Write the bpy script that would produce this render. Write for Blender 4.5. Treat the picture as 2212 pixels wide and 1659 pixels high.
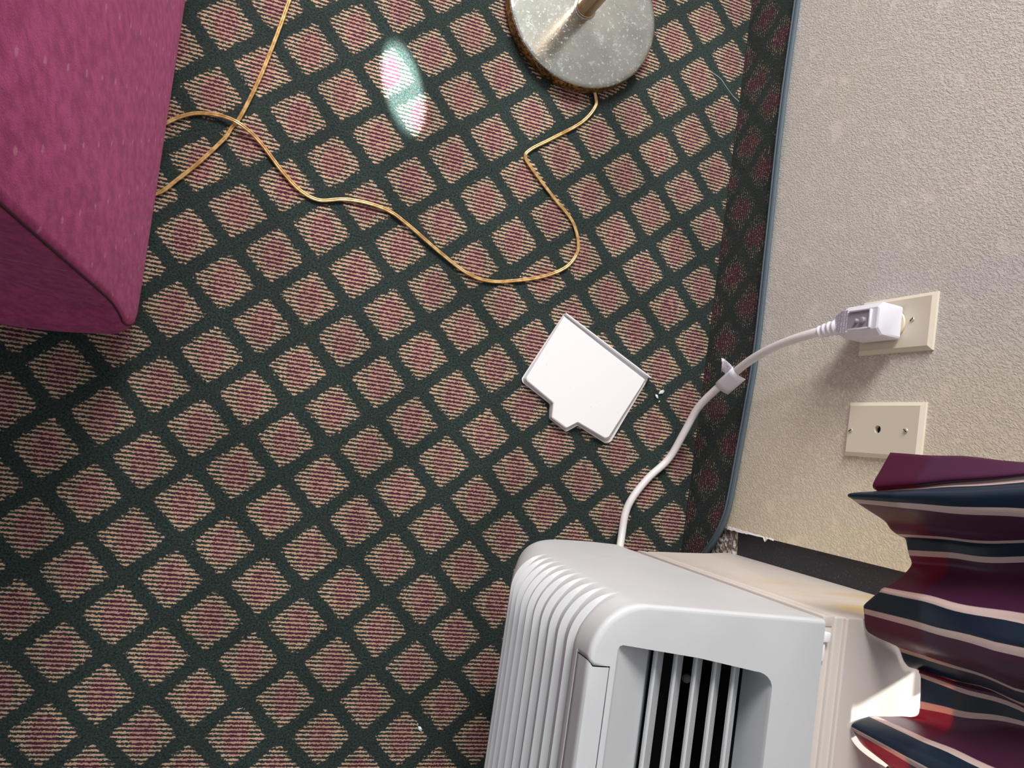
import bpy, bmesh, math, random
from mathutils import Vector, Matrix
random.seed(7)
scn = bpy.context.scene
for o in list(bpy.data.objects):
    bpy.data.objects.remove(o)

# ------------------------------------------------------------------ camera
# x points towards the wall, y runs along it, z is up; the phone was held sideways and looks down
cd = bpy.data.cameras.new('camera'); cam = bpy.data.objects.new('camera', cd)
scn.collection.objects.link(cam); scn.camera = cam
cd.sensor_fit = 'HORIZONTAL'; cd.sensor_width = 36.0; cd.lens = 36.0 * 1661 / 2212
cd.clip_start = 0.01
RM = Matrix(((0.92854, -0.16745, -0.33132), (0.14785, 0.98551, -0.08373), (0.34054, 0.02876, 0.93979)))
cam.matrix_world = Matrix.Translation((0, 0, 1.1)) @ RM.to_4x4()

# ------------------------------------------------------------------ light and exposure
scn.view_settings.view_transform = 'Standard'
scn.view_settings.look = 'None'
scn.view_settings.gamma = 1
scn.view_settings.use_curve_mapping = False
scn.view_settings.exposure = 0.0
w = bpy.data.worlds.new('world'); scn.world = w; w.use_nodes = True
bg = w.node_tree.nodes['Background']
bg.inputs[0].default_value = (0.93, 0.97, 1.0, 1)
# the room above the camera: bright ceiling, brighter towards the windowed end (+y), darker low down
_t = w.node_tree; _c = _t.nodes.new('ShaderNodeTexCoord'); _s = _t.nodes.new('ShaderNodeSeparateXYZ'); _t.links.new(_c.outputs['Generated'], _s.inputs[0])
def _m(op, a, b):
    n_ = _t.nodes.new('ShaderNodeMath'); n_.operation = op
    for i_, v_ in enumerate((a, b)):
        if isinstance(v_, (int, float)): n_.inputs[i_].default_value = v_
        else: _t.links.new(v_, n_.inputs[i_])
    return n_.outputs[0]
_z = _m('MULTIPLY', _m('MAXIMUM', _s.outputs[2], 0.0), 0.66)
_y = _m('MULTIPLY', _m('MAXIMUM', _s.outputs[1], -0.3), 0.45)
_x = _m('MULTIPLY', _s.outputs[0], 0.36)
_t.links.new(_m('MAXIMUM', _m('ADD', _m('ADD', _m('ADD', _z, _y), _x), 0.20), 0.04), bg.inputs[1])

def aim(o, loc, target):
    o.location = loc
    o.rotation_euler = (Vector(target) - Vector(loc)).to_track_quat('-Z', 'Y').to_euler()

def area(name, loc, target, sx, sy, power, col):
    l = bpy.data.lights.new(name, 'AREA'); l.shape = 'RECTANGLE'; l.size = sx; l.size_y = sy
    l.energy = power; l.color = col
    o = bpy.data.objects.new(name, l); scn.collection.objects.link(o); aim(o, loc, target); return o
area('daylight_from_far_window', (-0.08, 2.2, 2.0), (0.5, 0.0, 0.2), 1.3, 0.8, 98, (1.0, 0.97, 0.93))
sl = bpy.data.lights.new('sun', 'SUN'); sl.energy = 11; sl.angle = 0.03; sl.color = (1.0, 0.96, 0.9)
so = bpy.data.objects.new('sun', sl); scn.collection.objects.link(so)
so.rotation_euler = Vector((-0.85, -0.43, -0.43)).to_track_quat('-Z', 'Y').to_euler()
# added spot standing in for the sun glint between the armchair and the lamp
sp = bpy.data.lights.new('sun_glint_stand_in', 'SPOT'); sp.energy = 3600; sp.spot_size = math.radians(3.0); sp.spot_blend = 0.6
sp.shadow_soft_size = 0.004; sp.color = (0.86, 1.0, 0.95)
spo = bpy.data.objects.new('sun_glint_stand_in', sp); scn.collection.objects.link(spo)
aim(spo, (-0.06, 2.0, 1.25), (0.152, 0.500, 0.0)); spo.scale = (0.6, 1.0, 1.0); spo.rotation_euler.rotate_axis('Z', math.radians(28))

# ------------------------------------------------------------------ helpers
C = scn.collection
class N:
    """small wrapper for writing node materials"""
    def __init__(s, name):
        s.m = bpy.data.materials.new(name); s.m.use_nodes = True
        s.t = s.m.node_tree; s.b = s.t.nodes['Principled BSDF']
        s.out = s.t.nodes['Material Output']
    def put(s, sock, v):
        if v is None: return
        if isinstance(v, (int, float)): sock.default_value = v
        elif isinstance(v, (tuple, list)):
            sock.default_value = v if len(v) == len(sock.default_value) else tuple(v) + (1,)
        else: s.t.links.new(v, sock)
    def m_(s, op, a, b=None, c=None, clamp=False):
        n = s.t.nodes.new('ShaderNodeMath'); n.operation = op; n.use_clamp = clamp
        for i, v in enumerate((a, b, c)): s.put(n.inputs[i], v)
        return n.outputs[0]
    def pos(s):
        g = s.t.nodes.new('ShaderNodeNewGeometry'); return g.outputs['Position']
    def obj(s):
        g = s.t.nodes.new('ShaderNodeTexCoord'); return g.outputs['Object']
    def attr(s, name):
        a = s.t.nodes.new('ShaderNodeAttribute'); a.attribute_name = name; return a
    def sep(s, v):
        n = s.t.nodes.new('ShaderNodeSeparateXYZ'); s.t.links.new(v, n.inputs[0]); return n.outputs
    def comb(s, x, y, z):
        n = s.t.nodes.new('ShaderNodeCombineXYZ')
        for i, v in enumerate((x, y, z)): s.put(n.inputs[i], v)
        return n.outputs[0]
    def scalev(s, v, k):
        n = s.t.nodes.new('ShaderNodeVectorMath'); n.operation = 'MULTIPLY'; s.t.links.new(v, n.inputs[0])
        n.inputs[1].default_value = k; return n.outputs[0]
    def noise(s, v, scale, detail=2, rough=0.5, color=False):
        n = s.t.nodes.new('ShaderNodeTexNoise'); s.t.links.new(v, n.inputs['Vector'])
        n.inputs['Scale'].default_value = scale; n.inputs['Detail'].default_value = detail
        n.inputs['Roughness'].default_value = rough
        return n.outputs['Color' if color else 'Fac']
    def voro(s, v, scale, feat='F1'):
        n = s.t.nodes.new('ShaderNodeTexVoronoi'); s.t.links.new(v, n.inputs['Vector']); n.feature = feat
        n.inputs['Scale'].default_value = scale; return n.outputs['Distance']
    def ramp(s, f, a, b, smooth=True):
        n = s.t.nodes.new('ShaderNodeMapRange'); n.interpolation_type = 'SMOOTHSTEP' if smooth else 'LINEAR'
        s.put(n.inputs[0], f); n.inputs[1].default_value = a; n.inputs[2].default_value = b
        n.inputs[3].default_value = 0; n.inputs[4].default_value = 1; return n.outputs[0]
    def mix(s, f, a, b):
        n = s.t.nodes.new('ShaderNodeMix'); n.data_type = 'RGBA'; s.put(n.inputs[0], f)
        s.put(n.inputs[6], a); s.put(n.inputs[7], b); return n.outputs[2]
    def bump(s, h, strength, dist, normal=None):
        n = s.t.nodes.new('ShaderNodeBump'); s.t.links.new(h, n.inputs['Height'])
        n.inputs['Strength'].default_value = strength; n.inputs['Distance'].default_value = dist
        if normal is not None: s.t.links.new(normal, n.inputs['Normal'])
        s.t.links.new(n.outputs[0], s.b.inputs['Normal']); return n.outputs[0]
    def set(s, **k):
        names = dict(col='Base Color', rough='Roughness', metal='Metallic', spec='Specular IOR Level',
                     sheen='Sheen Weight', sheen_r='Sheen Roughness', sheen_t='Sheen Tint', coat='Coat Weight',
                     trans='Transmission Weight', ior='IOR', alpha='Alpha')
        for a, v in k.items(): s.put(s.b.inputs[names[a]], v)
        return s.m

def srgb(r, g, b):
    f = lambda c: (c / 255 / 12.92) if c / 255 <= 0.04045 else ((c / 255 + 0.055) / 1.055) ** 2.4
    return (f(r), f(g), f(b))

def simple(name, col, rough=0.5, metal=0.0, bump=None, **k):
    n = N(name); n.set(col=col, rough=rough, metal=metal, **k)
    if bump: n.bump(n.noise(n.pos(), bump[0], 3), bump[1], bump[2])
    return n.m

def finish(me, smooth=True, angle=35):
    for p in me.polygons: p.use_smooth = smooth
    if smooth: me.set_sharp_from_angle(angle=math.radians(angle))

def obj(name, bm, mat, parent=None, smooth=True, angle=35, loc=None):
    me = bpy.data.meshes.new(name); bmesh.ops.recalc_face_normals(bm, faces=bm.faces[:]) if bm.faces and not getattr(bm, 'keep', False) else None
    bm.to_mesh(me); bm.free(); me.materials.append(mat); finish(me, smooth, angle)
    o = bpy.data.objects.new(name, me); C.objects.link(o)
    if parent is not None:
        o.parent = parent; o.matrix_parent_inverse = parent.matrix_world.inverted()
    return o

def empty(name, loc, label, cat, group=None):
    o = bpy.data.objects.new(name, None); C.objects.link(o); o.location = loc; o.empty_display_size = 0.03
    o.matrix_world = Matrix.Translation(loc)
    o['label'] = label; o['category'] = cat
    if group: o['group'] = group
    return o

def tag(o, label, cat, group=None):
    o['label'] = label; o['category'] = cat
    if group: o['group'] = group
    return o

def box(bm, lo, hi, bev=0.0, seg=2):
    x0, y0, z0 = lo; x1, y1, z1 = hi
    t = bmesh.new()
    vs = [t.verts.new(p) for p in ((x0,y0,z0),(x1,y0,z0),(x1,y1,z0),(x0,y1,z0),(x0,y0,z1),(x1,y0,z1),(x1,y1,z1),(x0,y1,z1))]
    for f in ((0,3,2,1),(4,5,6,7),(0,1,5,4),(1,2,6,5),(2,3,7,6),(3,0,4,7)): t.faces.new([vs[i] for i in f])
    if bev: bmesh.ops.bevel(t, geom=t.edges[:], offset=bev, segments=seg, profile=0.5, affect='EDGES')
    merge(bm, t)

def merge(bm, t):
    me = bpy.data.meshes.new('tmp'); t.to_mesh(me); t.free(); bm.from_mesh(me); bpy.data.meshes.remove(me)

def catmull(pts, n=8):
    P = [Vector(p) for p in pts]; P = [2 * P[0] - P[1]] + P + [2 * P[-1] - P[-2]]; out = []
    for i in range(1, len(P) - 2):
        for k in range(n):
            t = k / n; a, b, c, d = P[i-1:i+3]
            out.append(0.5 * ((2*b) + (c-a)*t + (2*a-5*b+4*c-d)*t*t + (3*b-a-3*c+d)*t**3))
    out.append(P[-2]); return out

def tube(bm, path, prof, up=Vector((0, 0, 1)), caps=True):
    """sweep a 2d outline (list of (a, b), or a function of t giving one) along a path"""
    rings = []; L = len(path)
    side0 = None
    for i, p in enumerate(path):
        d = (path[min(i+1, L-1)] - path[max(i-1, 0)]).normalized()
        if side0 is None:
            side = d.cross(up)
            if side.length < 1e-3: side = d.cross(Vector((1, 0, 0)))
        else: side = side0 - d * side0.dot(d)
        side.normalize(); side0 = side
        u = side.cross(d)
        pr = prof(i / (L - 1)) if callable(prof) else prof
        rings.append([bm.verts.new(p + side * a + u * b) for a, b in pr])
    n = len(rings[0])
    for i in range(L - 1):
        for k in range(n):
            bm.faces.new((rings[i][k], rings[i][(k+1) % n], rings[i+1][(k+1) % n], rings[i+1][k]))
    if caps:
        bm.faces.new(rings[0][::-1]); bm.faces.new(rings[-1])

def circ(r, n=12): return [(r * math.cos(2*math.pi*k/n), r * math.sin(2*math.pi*k/n)) for k in range(n)]

def lathe(bm, prof, n=48, axis='Z', at=(0, 0, 0)):
    rings = []
    for r, h in prof:
        ring = []
        for k in range(n):
            a = 2 * math.pi * k / n; c, s = r * math.cos(a), r * math.sin(a)
            p = (c, s, h) if axis == 'Z' else (h, c, s)
            ring.append(bm.verts.new(Vector(at) + Vector(p)))
        rings.append(ring)
    for i in range(len(rings) - 1):
        for k in range(n):
            bm.faces.new((rings[i][k], rings[i][(k+1) % n], rings[i+1][(k+1) % n], rings[i+1][k]))
    bm.faces.new(rings[0][::-1]); bm.faces.new(rings[-1])

def grid(bm, rows, closed=False):
    V = [[bm.verts.new(p) for p in r] for r in rows]
    for i in range(len(V) - 1):
        n = len(V[i])
        for k in range(n if closed else n - 1):
            bm.faces.new((V[i][k], V[i][(k+1) % n], V[i+1][(k+1) % n], V[i+1][k]))
    return V

def sstep(a, b, x):
    t = max(0, min(1, (x - a) / (b - a))); return t * t * (3 - 2 * t)

# ------------------------------------------------------------------ materials
XW = 0.728          # face of the outlet wall

def lozenge_carpet(name, U, V, n, dim=1.0, speckle=0.0):
    P = n.pos()
    j = n.sep(n.noise(P, 260, 1, 0.5, True))
    ja = 0.24 if not speckle else 0.5
    jU = n.m_('MULTIPLY', n.m_('SUBTRACT', j[0], 0.5), ja)
    jV = n.m_('MULTIPLY', n.m_('SUBTRACT', j[1], 0.5), ja)
    U2 = n.m_('ADD', U, jU); V2 = n.m_('ADD', V, jV)
    a = n.m_('MULTIPLY', n.m_('ADD', U2, V2), 0.5); b = n.m_('MULTIPLY', n.m_('SUBTRACT', U2, V2), 0.5)
    fa = n.m_('SUBTRACT', n.m_('FRACT', n.m_('ADD', a, 0.5)), 0.5)
    fb = n.m_('SUBTRACT', n.m_('FRACT', n.m_('ADD', b, 0.5)), 0.5)
    dU = n.m_('ABSOLUTE', n.m_('ADD', fa, fb)); dV = n.m_('ABSOLUTE', n.m_('SUBTRACT', fa, fb))
    r = n.m_('ADD', n.m_('POWER', n.m_('DIVIDE', dU, 0.685), 1.08), n.m_('POWER', n.m_('DIVIDE', dV, 0.775), 1.08))
    loz = n.ramp(r, 1.04, 0.94)
    ri = n.m_('ADD', n.m_('POWER', n.m_('DIVIDE', dU, 0.29), 1.8), n.m_('POWER', n.m_('DIVIDE', dV, 0.50), 1.8))
    inner = n.ramp(ri, 1.25, 0.7)
    w1 = n.noise(n.scalev(P, (1, 1, 1)), 330, 3, 0.7)
    ph = n.m_('ADD', n.m_('MULTIPLY', V, 9.0), n.m_('MULTIPLY', w1, 1.15))
    st = n.m_('ABSOLUTE', n.m_('SUBTRACT', n.m_('FRACT', ph), 0.5))
    stripe = n.ramp(n.m_('ADD', st, n.m_('MULTIPLY', n.m_('SUBTRACT', n.noise(P, 520, 3, 0.65), 0.5), 0.42)), 0.245, 0.31)
    tanm = n.m_('MULTIPLY', loz, stripe)
    if speckle:
        tanm = n.m_('MULTIPLY', tanm, n.ramp(n.noise(P, 420, 2), 0.5, 0.62))
    fine = n.noise(P, 900, 3, 0.7)
    big = n.noise(P, 7, 3)
    gr_ = n.noise(P, 380, 4, 0.75)
    green = n.mix(n.ramp(gr_, 0.36, 0.66), (0.006, 0.017, 0.016), (0.058, 0.090, 0.082))
    green = n.mix(n.ramp(n.noise(P, 85, 3, 0.7), 0.45, 0.75), green, (0.042, 0.046, 0.040))
    mar = n.mix(n.ramp(fine, 0.3, 0.7), (0.045, 0.010, 0.024), (0.15, 0.040, 0.078))
    tan_ = n.mix(n.ramp(fine, 0.25, 0.7), (0.62, 0.37, 0.23), (1.0, 0.68, 0.48))
    tan_ = n.mix(n.m_('MULTIPLY', inner, 0.35), tan_, (0.45, 0.20, 0.19))
    gap = n.mix(n.m_('MULTIPLY', inner, loz), green, mar)
    col = n.mix(tanm, gap, tan_)
    col = n.mix(n.m_('MULTIPLY', n.ramp(big, 0.3, 0.7), 0.25), col, (0.0, 0.0, 0.0))
    if speckle: col = n.mix(0.18, col, (0.035, 0.037, 0.034))
    if dim < 1: col = n.mix(1 - dim, col, (0.01, 0.013, 0.012))  # base strip's darkness under grazing light is mixed into its colour
    n.set(col=col, rough=0.95, spec=0.12, sheen=0.05, sheen_r=0.6)
    h = n.m_('ADD', n.m_('MULTIPLY', tanm, 0.8), n.m_('MULTIPLY', n.noise(P, 420, 4, 0.75), 2.2))
    n.bump(h, 0.9, 0.0016)
    return n.m

n = N('carpet'); s_ = n.sep(n.pos())
Uc = n.m_('ADD', n.m_('DIVIDE', n.m_('ADD', s_[0], 0.1501), 0.05659), n.m_('MULTIPLY', s_[1], 0.058))
Vc = n.m_('ADD', n.m_('DIVIDE', n.m_('SUBTRACT', -0.4318, s_[1]), 0.04968), n.m_('MULTIPLY', n.m_('ADD', s_[0], 0.1501), 0.081))
Uc = n.m_('ADD', Uc, 0.025)
M_carpet = lozenge_carpet('carpet', Uc, Vc, n)
n = N('carpet_base'); s_ = n.sep(n.pos())
M_base = lozenge_carpet('carpet_base', n.m_('DIVIDE', n.m_('SUBTRACT', s_[1], 0.667), 0.0556), n.m_('DIVIDE', n.m_('SUBTRACT', s_[2], 0.046), 0.0497), n, 0.85, 1.0)

n = N('wall_paint'); P = n.pos()
q = n.sep(P)
# stipple lumps, slightly drawn out
v2 = n.comb(n.m_('MULTIPLY', q[0], 1.0), n.m_('ADD', n.m_('MULTIPLY', q[1], 1.15), n.m_('MULTIPLY', q[2], 0.75)), n.m_('SUBTRACT', n.m_('MULTIPLY', q[2], 0.62), n.m_('MULTIPLY', q[1], 0.62)))
h1 = n.noise(v2, 340, 4, 0.62); h2 = n.noise(v2, 120, 2, 0.5)
flat = n.ramp(n.noise(P, 26, 2), 0.26, 0.42)
hh = n.m_('MULTIPLY', n.m_('ADD', n.ramp(h1, 0.42, 0.68), n.m_('MULTIPLY', h2, 0.35)), n.m_('ADD', n.m_('MULTIPLY', flat, 0.85), 0.15))
wc = n.mix(n.ramp(n.noise(P, 5, 3), 0.35, 0.7), srgb(220, 216, 211), srgb(224, 217, 207))
wc = n.mix(n.ramp(q[1], 0.28, -0.05), wc, srgb(229, 217, 193))
n.set(col=wc, rough=0.55, spec=0.35); n.bump(hh, 0.85, 0.00125); M_wall = n.m

n = N('white_plastic'); P = n.pos()
n.set(col=n.mix(n.ramp(n.noise(P, 14, 3), 0.3, 0.75), srgb(197, 199, 202), srgb(202, 204, 206)), rough=0.42, spec=0.4)
n.bump(n.noise(P, 1500, 2), 0.08, 0.0004); M_plastic = n.m
n = N('old_cream_metal'); P = n.pos(); q = n.sep(P)
stain = n.m_('MULTIPLY', n.ramp(n.noise(n.comb(n.m_('MULTIPLY', q[0], 0.5), q[1], n.m_('MULTIPLY', q[2], 2.4)), 9, 3), 0.38, 0.62), n.m_('MULTIPLY', n.m_('MULTIPLY', n.ramp(q[2], 0.33, 0.42), n.ramp(q[0], 0.555, 0.60)), n.ramp(q[1], -0.110, -0.107)))
n.set(col=n.mix(stain, srgb(206, 197, 190), srgb(205, 180, 132)), rough=0.45); M_sleeve = n.m
M_black = simple('black_cavity', (0.003, 0.003, 0.004), 0.7)
n = N('black_mastic'); P = n.pos()
n.set(col=n.mix(n.ramp(n.noise(P, 420, 4, 0.8), 0.58, 0.72), (0.024, 0.025, 0.032), (0.20, 0.20, 0.23)), rough=0.6)
n.bump(n.noise(P, 260, 3), 0.5, 0.001); M_mastic = n.m
n = N('broken_plaster'); P = n.pos()
n.set(col=n.mix(n.ramp(n.noise(P, 160, 3), 0.45, 0.55), srgb(120, 105, 95), srgb(214, 205, 198)), rough=0.9)
n.bump(n.noise(P, 140, 4, 0.7), 1.0, 0.006); M_plaster = n.m
M_binding = simple('grey_blue_binding', srgb(82, 98, 108), 0.8, bump=(900, 0.6, 0.001))
M_ivory = simple('ivory_plate', srgb(222, 214, 196), 0.35, spec=0.5)
M_ivory2 = simple('ivory_receptacle', srgb(226, 214, 186), 0.4)
M_screw = simple('painted_screw', srgb(196, 190, 178), 0.4, 0.3)
M_cordw = simple('white_cord', srgb(226, 222, 222), 0.4)
M_plug = simple('white_plug', srgb(226, 226, 236), 0.38)
M_grey = simple('grey_button', srgb(160, 156, 166), 0.4)
n = N('printed_grey_label'); P = n.pos(); q = n.sep(P)
lines = n.m_('MULTIPLY', n.ramp(n.m_('ABSOLUTE', n.m_('SUBTRACT', n.m_('FRACT', n.m_('MULTIPLY', q[2], 210)), 0.5)), 0.28, 0.34), n.ramp(n.noise(n.comb(q[0], q[1], n.m_('MULTIPLY', q[2], 0.4)), 900, 2), 0.46, 0.54))
n.set(col=n.mix(lines, srgb(168, 164, 176), srgb(226, 226, 238)), rough=0.5); M_label = n.m
n = N('paper_tag'); P = n.pos(); q = n.sep(P)
ink = n.m_('MULTIPLY', n.ramp(n.noise(P, 650, 2), 0.56, 0.6), 0.5)
n.set(col=n.mix(n.m_('MULTIPLY', ink, n.attr('ink').outputs['Fac']), srgb(236, 236, 248), srgb(190, 90, 110)), rough=0.6); M_tag = n.m

n = N('reflection_grey_brass'); P = n.pos()  # lamp base: grey ceiling reflection mixed into the brass colour, pale flecks on top
sp1 = n.ramp(n.noise(P, 210, 3, 0.6), 0.56, 0.70); sp2 = n.m_('MULTIPLY', n.ramp(n.noise(P, 46, 3), 0.52, 0.70), n.ramp(n.noise(P, 420, 2), 0.35, 0.6))
fl = n.m_('MAXIMUM', n.m_('MULTIPLY', sp1, 0.42), n.m_('MULTIPLY', sp2, 0.32))
dk = n.ramp(n.noise(P, 18, 3), 0.35, 0.7)
n.set(col=n.mix(fl, n.mix(dk, srgb(128, 132, 128), srgb(146, 146, 142)), srgb(196, 214, 214)), metal=n.m_('SUBTRACT', 0.80, n.m_('MULTIPLY', fl, 0.55)),
      rough=n.m_('ADD', 0.17, n.m_('MULTIPLY', fl, 0.3)))
n.bump(n.noise(P, 260, 3), 0.10, 0.001); M_disc = n.m
n = N('mottled_brass_rim'); P = n.pos()
n.set(col=n.mix(n.ramp(n.noise(P, 190, 3, 0.7), 0.40, 0.62), srgb(98, 74, 40), srgb(205, 165, 108)), metal=0.85, rough=0.38)
n.bump(n.noise(P, 300, 3), 0.6, 0.0012); M_rim = n.m
M_pole = simple('brass_pole', srgb(214, 180, 138), 0.22, 0.95)
n = N('clear_gold_cord'); P = n.pos()
n.set(col=n.mix(n.ramp(n.noise(P, 120, 2), 0.35, 0.7), srgb(176, 134, 74), srgb(220, 184, 124)), rough=0.22, metal=0.3, coat=0.6); M_gold = n.m

n = N('plum_velvet'); P = n.pos(); q = n.sep(P)
# regular lattice of tiny woven flecks
gy = n.m_('DIVIDE', n.m_('ADD', q[1], n.m_('MULTIPLY', q[2], 0.35)), 0.052); gz = n.m_('DIVIDE', n.m_('SUBTRACT', q[2], n.m_('MULTIPLY', q[1], 0.55)), 0.060)
fy = n.m_('SUBTRACT', n.m_('FRACT', gy), 0.5); fz = n.m_('SUBTRACT', n.m_('FRACT', gz), 0.5)
dd = n.m_('ADD', n.m_('POWER', n.m_('MULTIPLY', n.m_('ABSOLUTE', fy), 1.0), 2.0), n.m_('POWER', n.m_('MULTIPLY', n.m_('ABSOLUTE', fz), 0.8), 2.0))
dot = n.ramp(n.m_('ADD', dd, n.m_('MULTIPLY', n.noise(P, 400, 2), 0.008)), 0.0080, 0.0045)
nap = n.noise(n.comb(q[0], n.m_('MULTIPLY', q[1], 1.0), n.m_('MULTIPLY', q[2], 0.45)), 95, 4, 0.65)
vc = n.mix(n.ramp(nap, 0.3, 0.72), (0.34, 0.036, 0.145), (0.55, 0.078, 0.262))
vc = n.mix(n.m_('MULTIPLY', dot, 0.65), vc, srgb(205, 140, 165))
n.set(col=vc, rough=0.85, sheen=0.12, sheen_r=0.45, sheen_t=(0.9, 0.55, 0.75, 1), spec=0.15)
n.bump(n.noise(P, 900, 2), 0.3, 0.0008); M_velvet = n.m
M_foot = simple('dark_wood_foot', srgb(48, 30, 22), 0.5)
M_seam = simple('plum_piping', (0.06, 0.006, 0.022), 0.8)

# curtain: stripe position comes from the cloth's own coordinate
n = N('striped_curtain'); ua = n.attr('u').outputs['Fac']; P = n.pos(); q = n.sep(P)
fu = n.m_('FRACT', ua)
cream = n.m_('MAXIMUM', n.m_('MULTIPLY', n.ramp(fu, 0.495, 0.505), n.ramp(fu, 0.59, 0.58)), n.m_('MULTIPLY', n.ramp(fu, 0.915, 0.925), n.ramp(fu, 1.01, 0.998)))
navy = n.m_('MULTIPLY', n.ramp(fu, 0.58, 0.59), n.ramp(fu, 0.925, 0.915))
cc = n.mix(navy, (0.060, 0.012, 0.040), (0.006, 0.017, 0.035))
cc = n.mix(cream, cc, (0.62, 0.48, 0.44))
n.set(col=cc, rough=0.38, spec=0.35, sheen=0.05)
n.bump(n.noise(P, 1800, 2), 0.1, 0.0003)
tr = n.t.nodes.new('ShaderNodeBsdfTranslucent')
tc = n.mix(navy, (0.75, 0.03, 0.14), (0.02, 0.10, 0.20)); tc = n.mix(cream, tc, (0.95, 0.52, 0.36)); n.t.links.new(tc, tr.inputs[0])
mx = n.t.nodes.new('ShaderNodeMixShader')
# the blackout lining stops above the hem, only the hem band lets light through
n.t.links.new(n.m_('MULTIPLY', n.ramp(q[2], 0.606, 0.598), 0.30), mx.inputs[0])
n.t.links.new(n.b.outputs[0], mx.inputs[1]); n.t.links.new(tr.outputs[0], mx.inputs[2]); n.t.links.new(mx.outputs[0], n.out.inputs[0])
M_curtain = n.m
M_frame = simple('window_frame_white', srgb(225, 225, 222), 0.4)
n = N('window_glass'); n.set(col=(1, 1, 1), rough=0.02)
tb = n.t.nodes.new('ShaderNodeBsdfTransparent'); mg = n.t.nodes.new('ShaderNodeMixShader'); mg.inputs[0].default_value = 0.06
n.t.links.new(tb.outputs[0], mg.inputs[1]); n.t.links.new(n.b.outputs[0], mg.inputs[2]); n.t.links.new(mg.outputs[0], n.out.inputs[0]); M_glass = n.m

# ------------------------------------------------------------------ room shell
bm = bmesh.new(); box(bm, (-1.9, -1.7, -0.05), (XW + 0.25, 3.2, 0.0))
o = obj('floor', bm, M_carpet, smooth=False); o['kind'] = 'structure'
# wall with the outlets, window opening above the air conditioner
bm = bmesh.new()
box(bm, (XW, -0.0705, 0.0), (XW + 0.16, 3.2, 0.575)); box(bm, (XW, 0.0, 0.5748), (XW + 0.16, 3.2, 2.45)); box(bm, (XW, -0.098, 0.5748), (XW + 0.016, 0.001, 0.628))                 # plain part beside the unit; unseen sill step added to block the sun
obj_ = obj('wall_right', bm, M_wall, smooth=False); obj_['kind'] = 'structure'
bm = bmesh.new()
box(bm, (XW + 0.006, -1.7, 0.0), (XW + 0.16, -0.0705, 0.10))
box(bm, (XW + 0.006, -1.7, 0.10), (XW + 0.16, -1.19, 0.575))
box(bm, (XW, -1.7, 0.575), (XW + 0.16, -1.10, 2.45))
box(bm, (XW, -1.10, 1.62), (XW + 0.16, 0.0, 2.45))
o = obj('wall_window', bm, M_wall, smooth=False); o['kind'] = 'structure'
# window frame and pane
win = bpy.data.objects.new('window_1', None); C.objects.link(win); win.location = (XW + 0.1, -0.62, 0.575); win['kind'] = 'structure'
win.matrix_world = Matrix.Translation(win.location)
bm = bmesh.new()
for lo, hi in (((XW+.08,-1.10,.575),(XW+.12,0,.578)),((XW+.08,-1.10,1.59),(XW+.12,0,1.62)),((XW+.08,-1.10,.578),(XW+.12,-1.07,1.59)),((XW+.08,-.012,.578),(XW+.12,0,1.59)),((XW+.085,-.62,.578),(XW+.115,-.59,1.59))):
    box(bm, lo, hi, 0.001, 1)
obj('window_frame', bm, M_frame, win)
bm = bmesh.new(); box(bm, (XW + 0.098, -1.07, 0.578), (XW + 0.102, -0.012, 1.59)); obj('window_pane', bm, M_glass, win, smooth=False)
# black mastic strip in the cut between wall and unit
bm = bmesh.new()
rows = []
for i in range(30):
    z = 0.128 + i * (0.46 - 0.0) / 29 + 0
    rows.append([(XW + 0.004 + 0.0006 * math.sin(i * 1.7), -0.0700, z), (XW + 0.006, -0.086, z), (XW + 0.0075, -0.125, z)])
grid(bm, rows); r = bmesh.ops.extrude_face_region(bm, geom=bm.faces[:])
bmesh.ops.translate(bm, vec=(0.004, 0, 0), verts=[v for v in r['geom'] if isinstance(v, bmesh.types.BMVert)])
o = obj('trim_1', bm, M_mastic); o['kind'] = 'structure'
# crumbling plaster below the strip
bm = bmesh.new(); rows = []
for i in range(14):
    z = 0.055 + i * 0.0055
    rows.append([(XW + 0.0035 + random.uniform(-.0018, .0018), -0.069 - k * 0.0055, z + random.uniform(-.001, .001)) for k in range(12)])
grid(bm, rows); r = bmesh.ops.extrude_face_region(bm, geom=bm.faces[:])
bmesh.ops.translate(bm, vec=(0.004, 0, 0), verts=[v for v in r['geom'] if isinstance(v, bmesh.types.BMVert)])
o = obj('trim_2', bm, M_plaster, smooth=False); o['kind'] = 'structure'
# torn white paint edge of the wallboard
bm = bmesh.new()
M_torn = simple('torn_white_paint', srgb(238, 236, 240), 0.8, bump=(300, 0.6, 0.002))
top = []; bot = []
for i in range(26):
    z = 0.108 + i * 0.0042
    wdt = 0.0035 * (1 - i / 28) + 0.0012 * random.random()
    jag = -0.0705 - random.uniform(0, 0.0014) - (0.0045 if i == 21 else 0)
    bot.append((XW - 0.0012, jag, z)); top.append((XW - 0.0004, -0.0705 + wdt, z))
grid(bm, [top, bot]); r = bmesh.ops.extrude_face_region(bm, geom=bm.faces[:])
bmesh.ops.translate(bm, vec=(0.0016, 0, 0), verts=[v for v in r['geom'] if isinstance(v, bmesh.types.BMVert)])
o = obj('trim_3', bm, M_torn, smooth=False); o['kind'] = 'structure'

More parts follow.
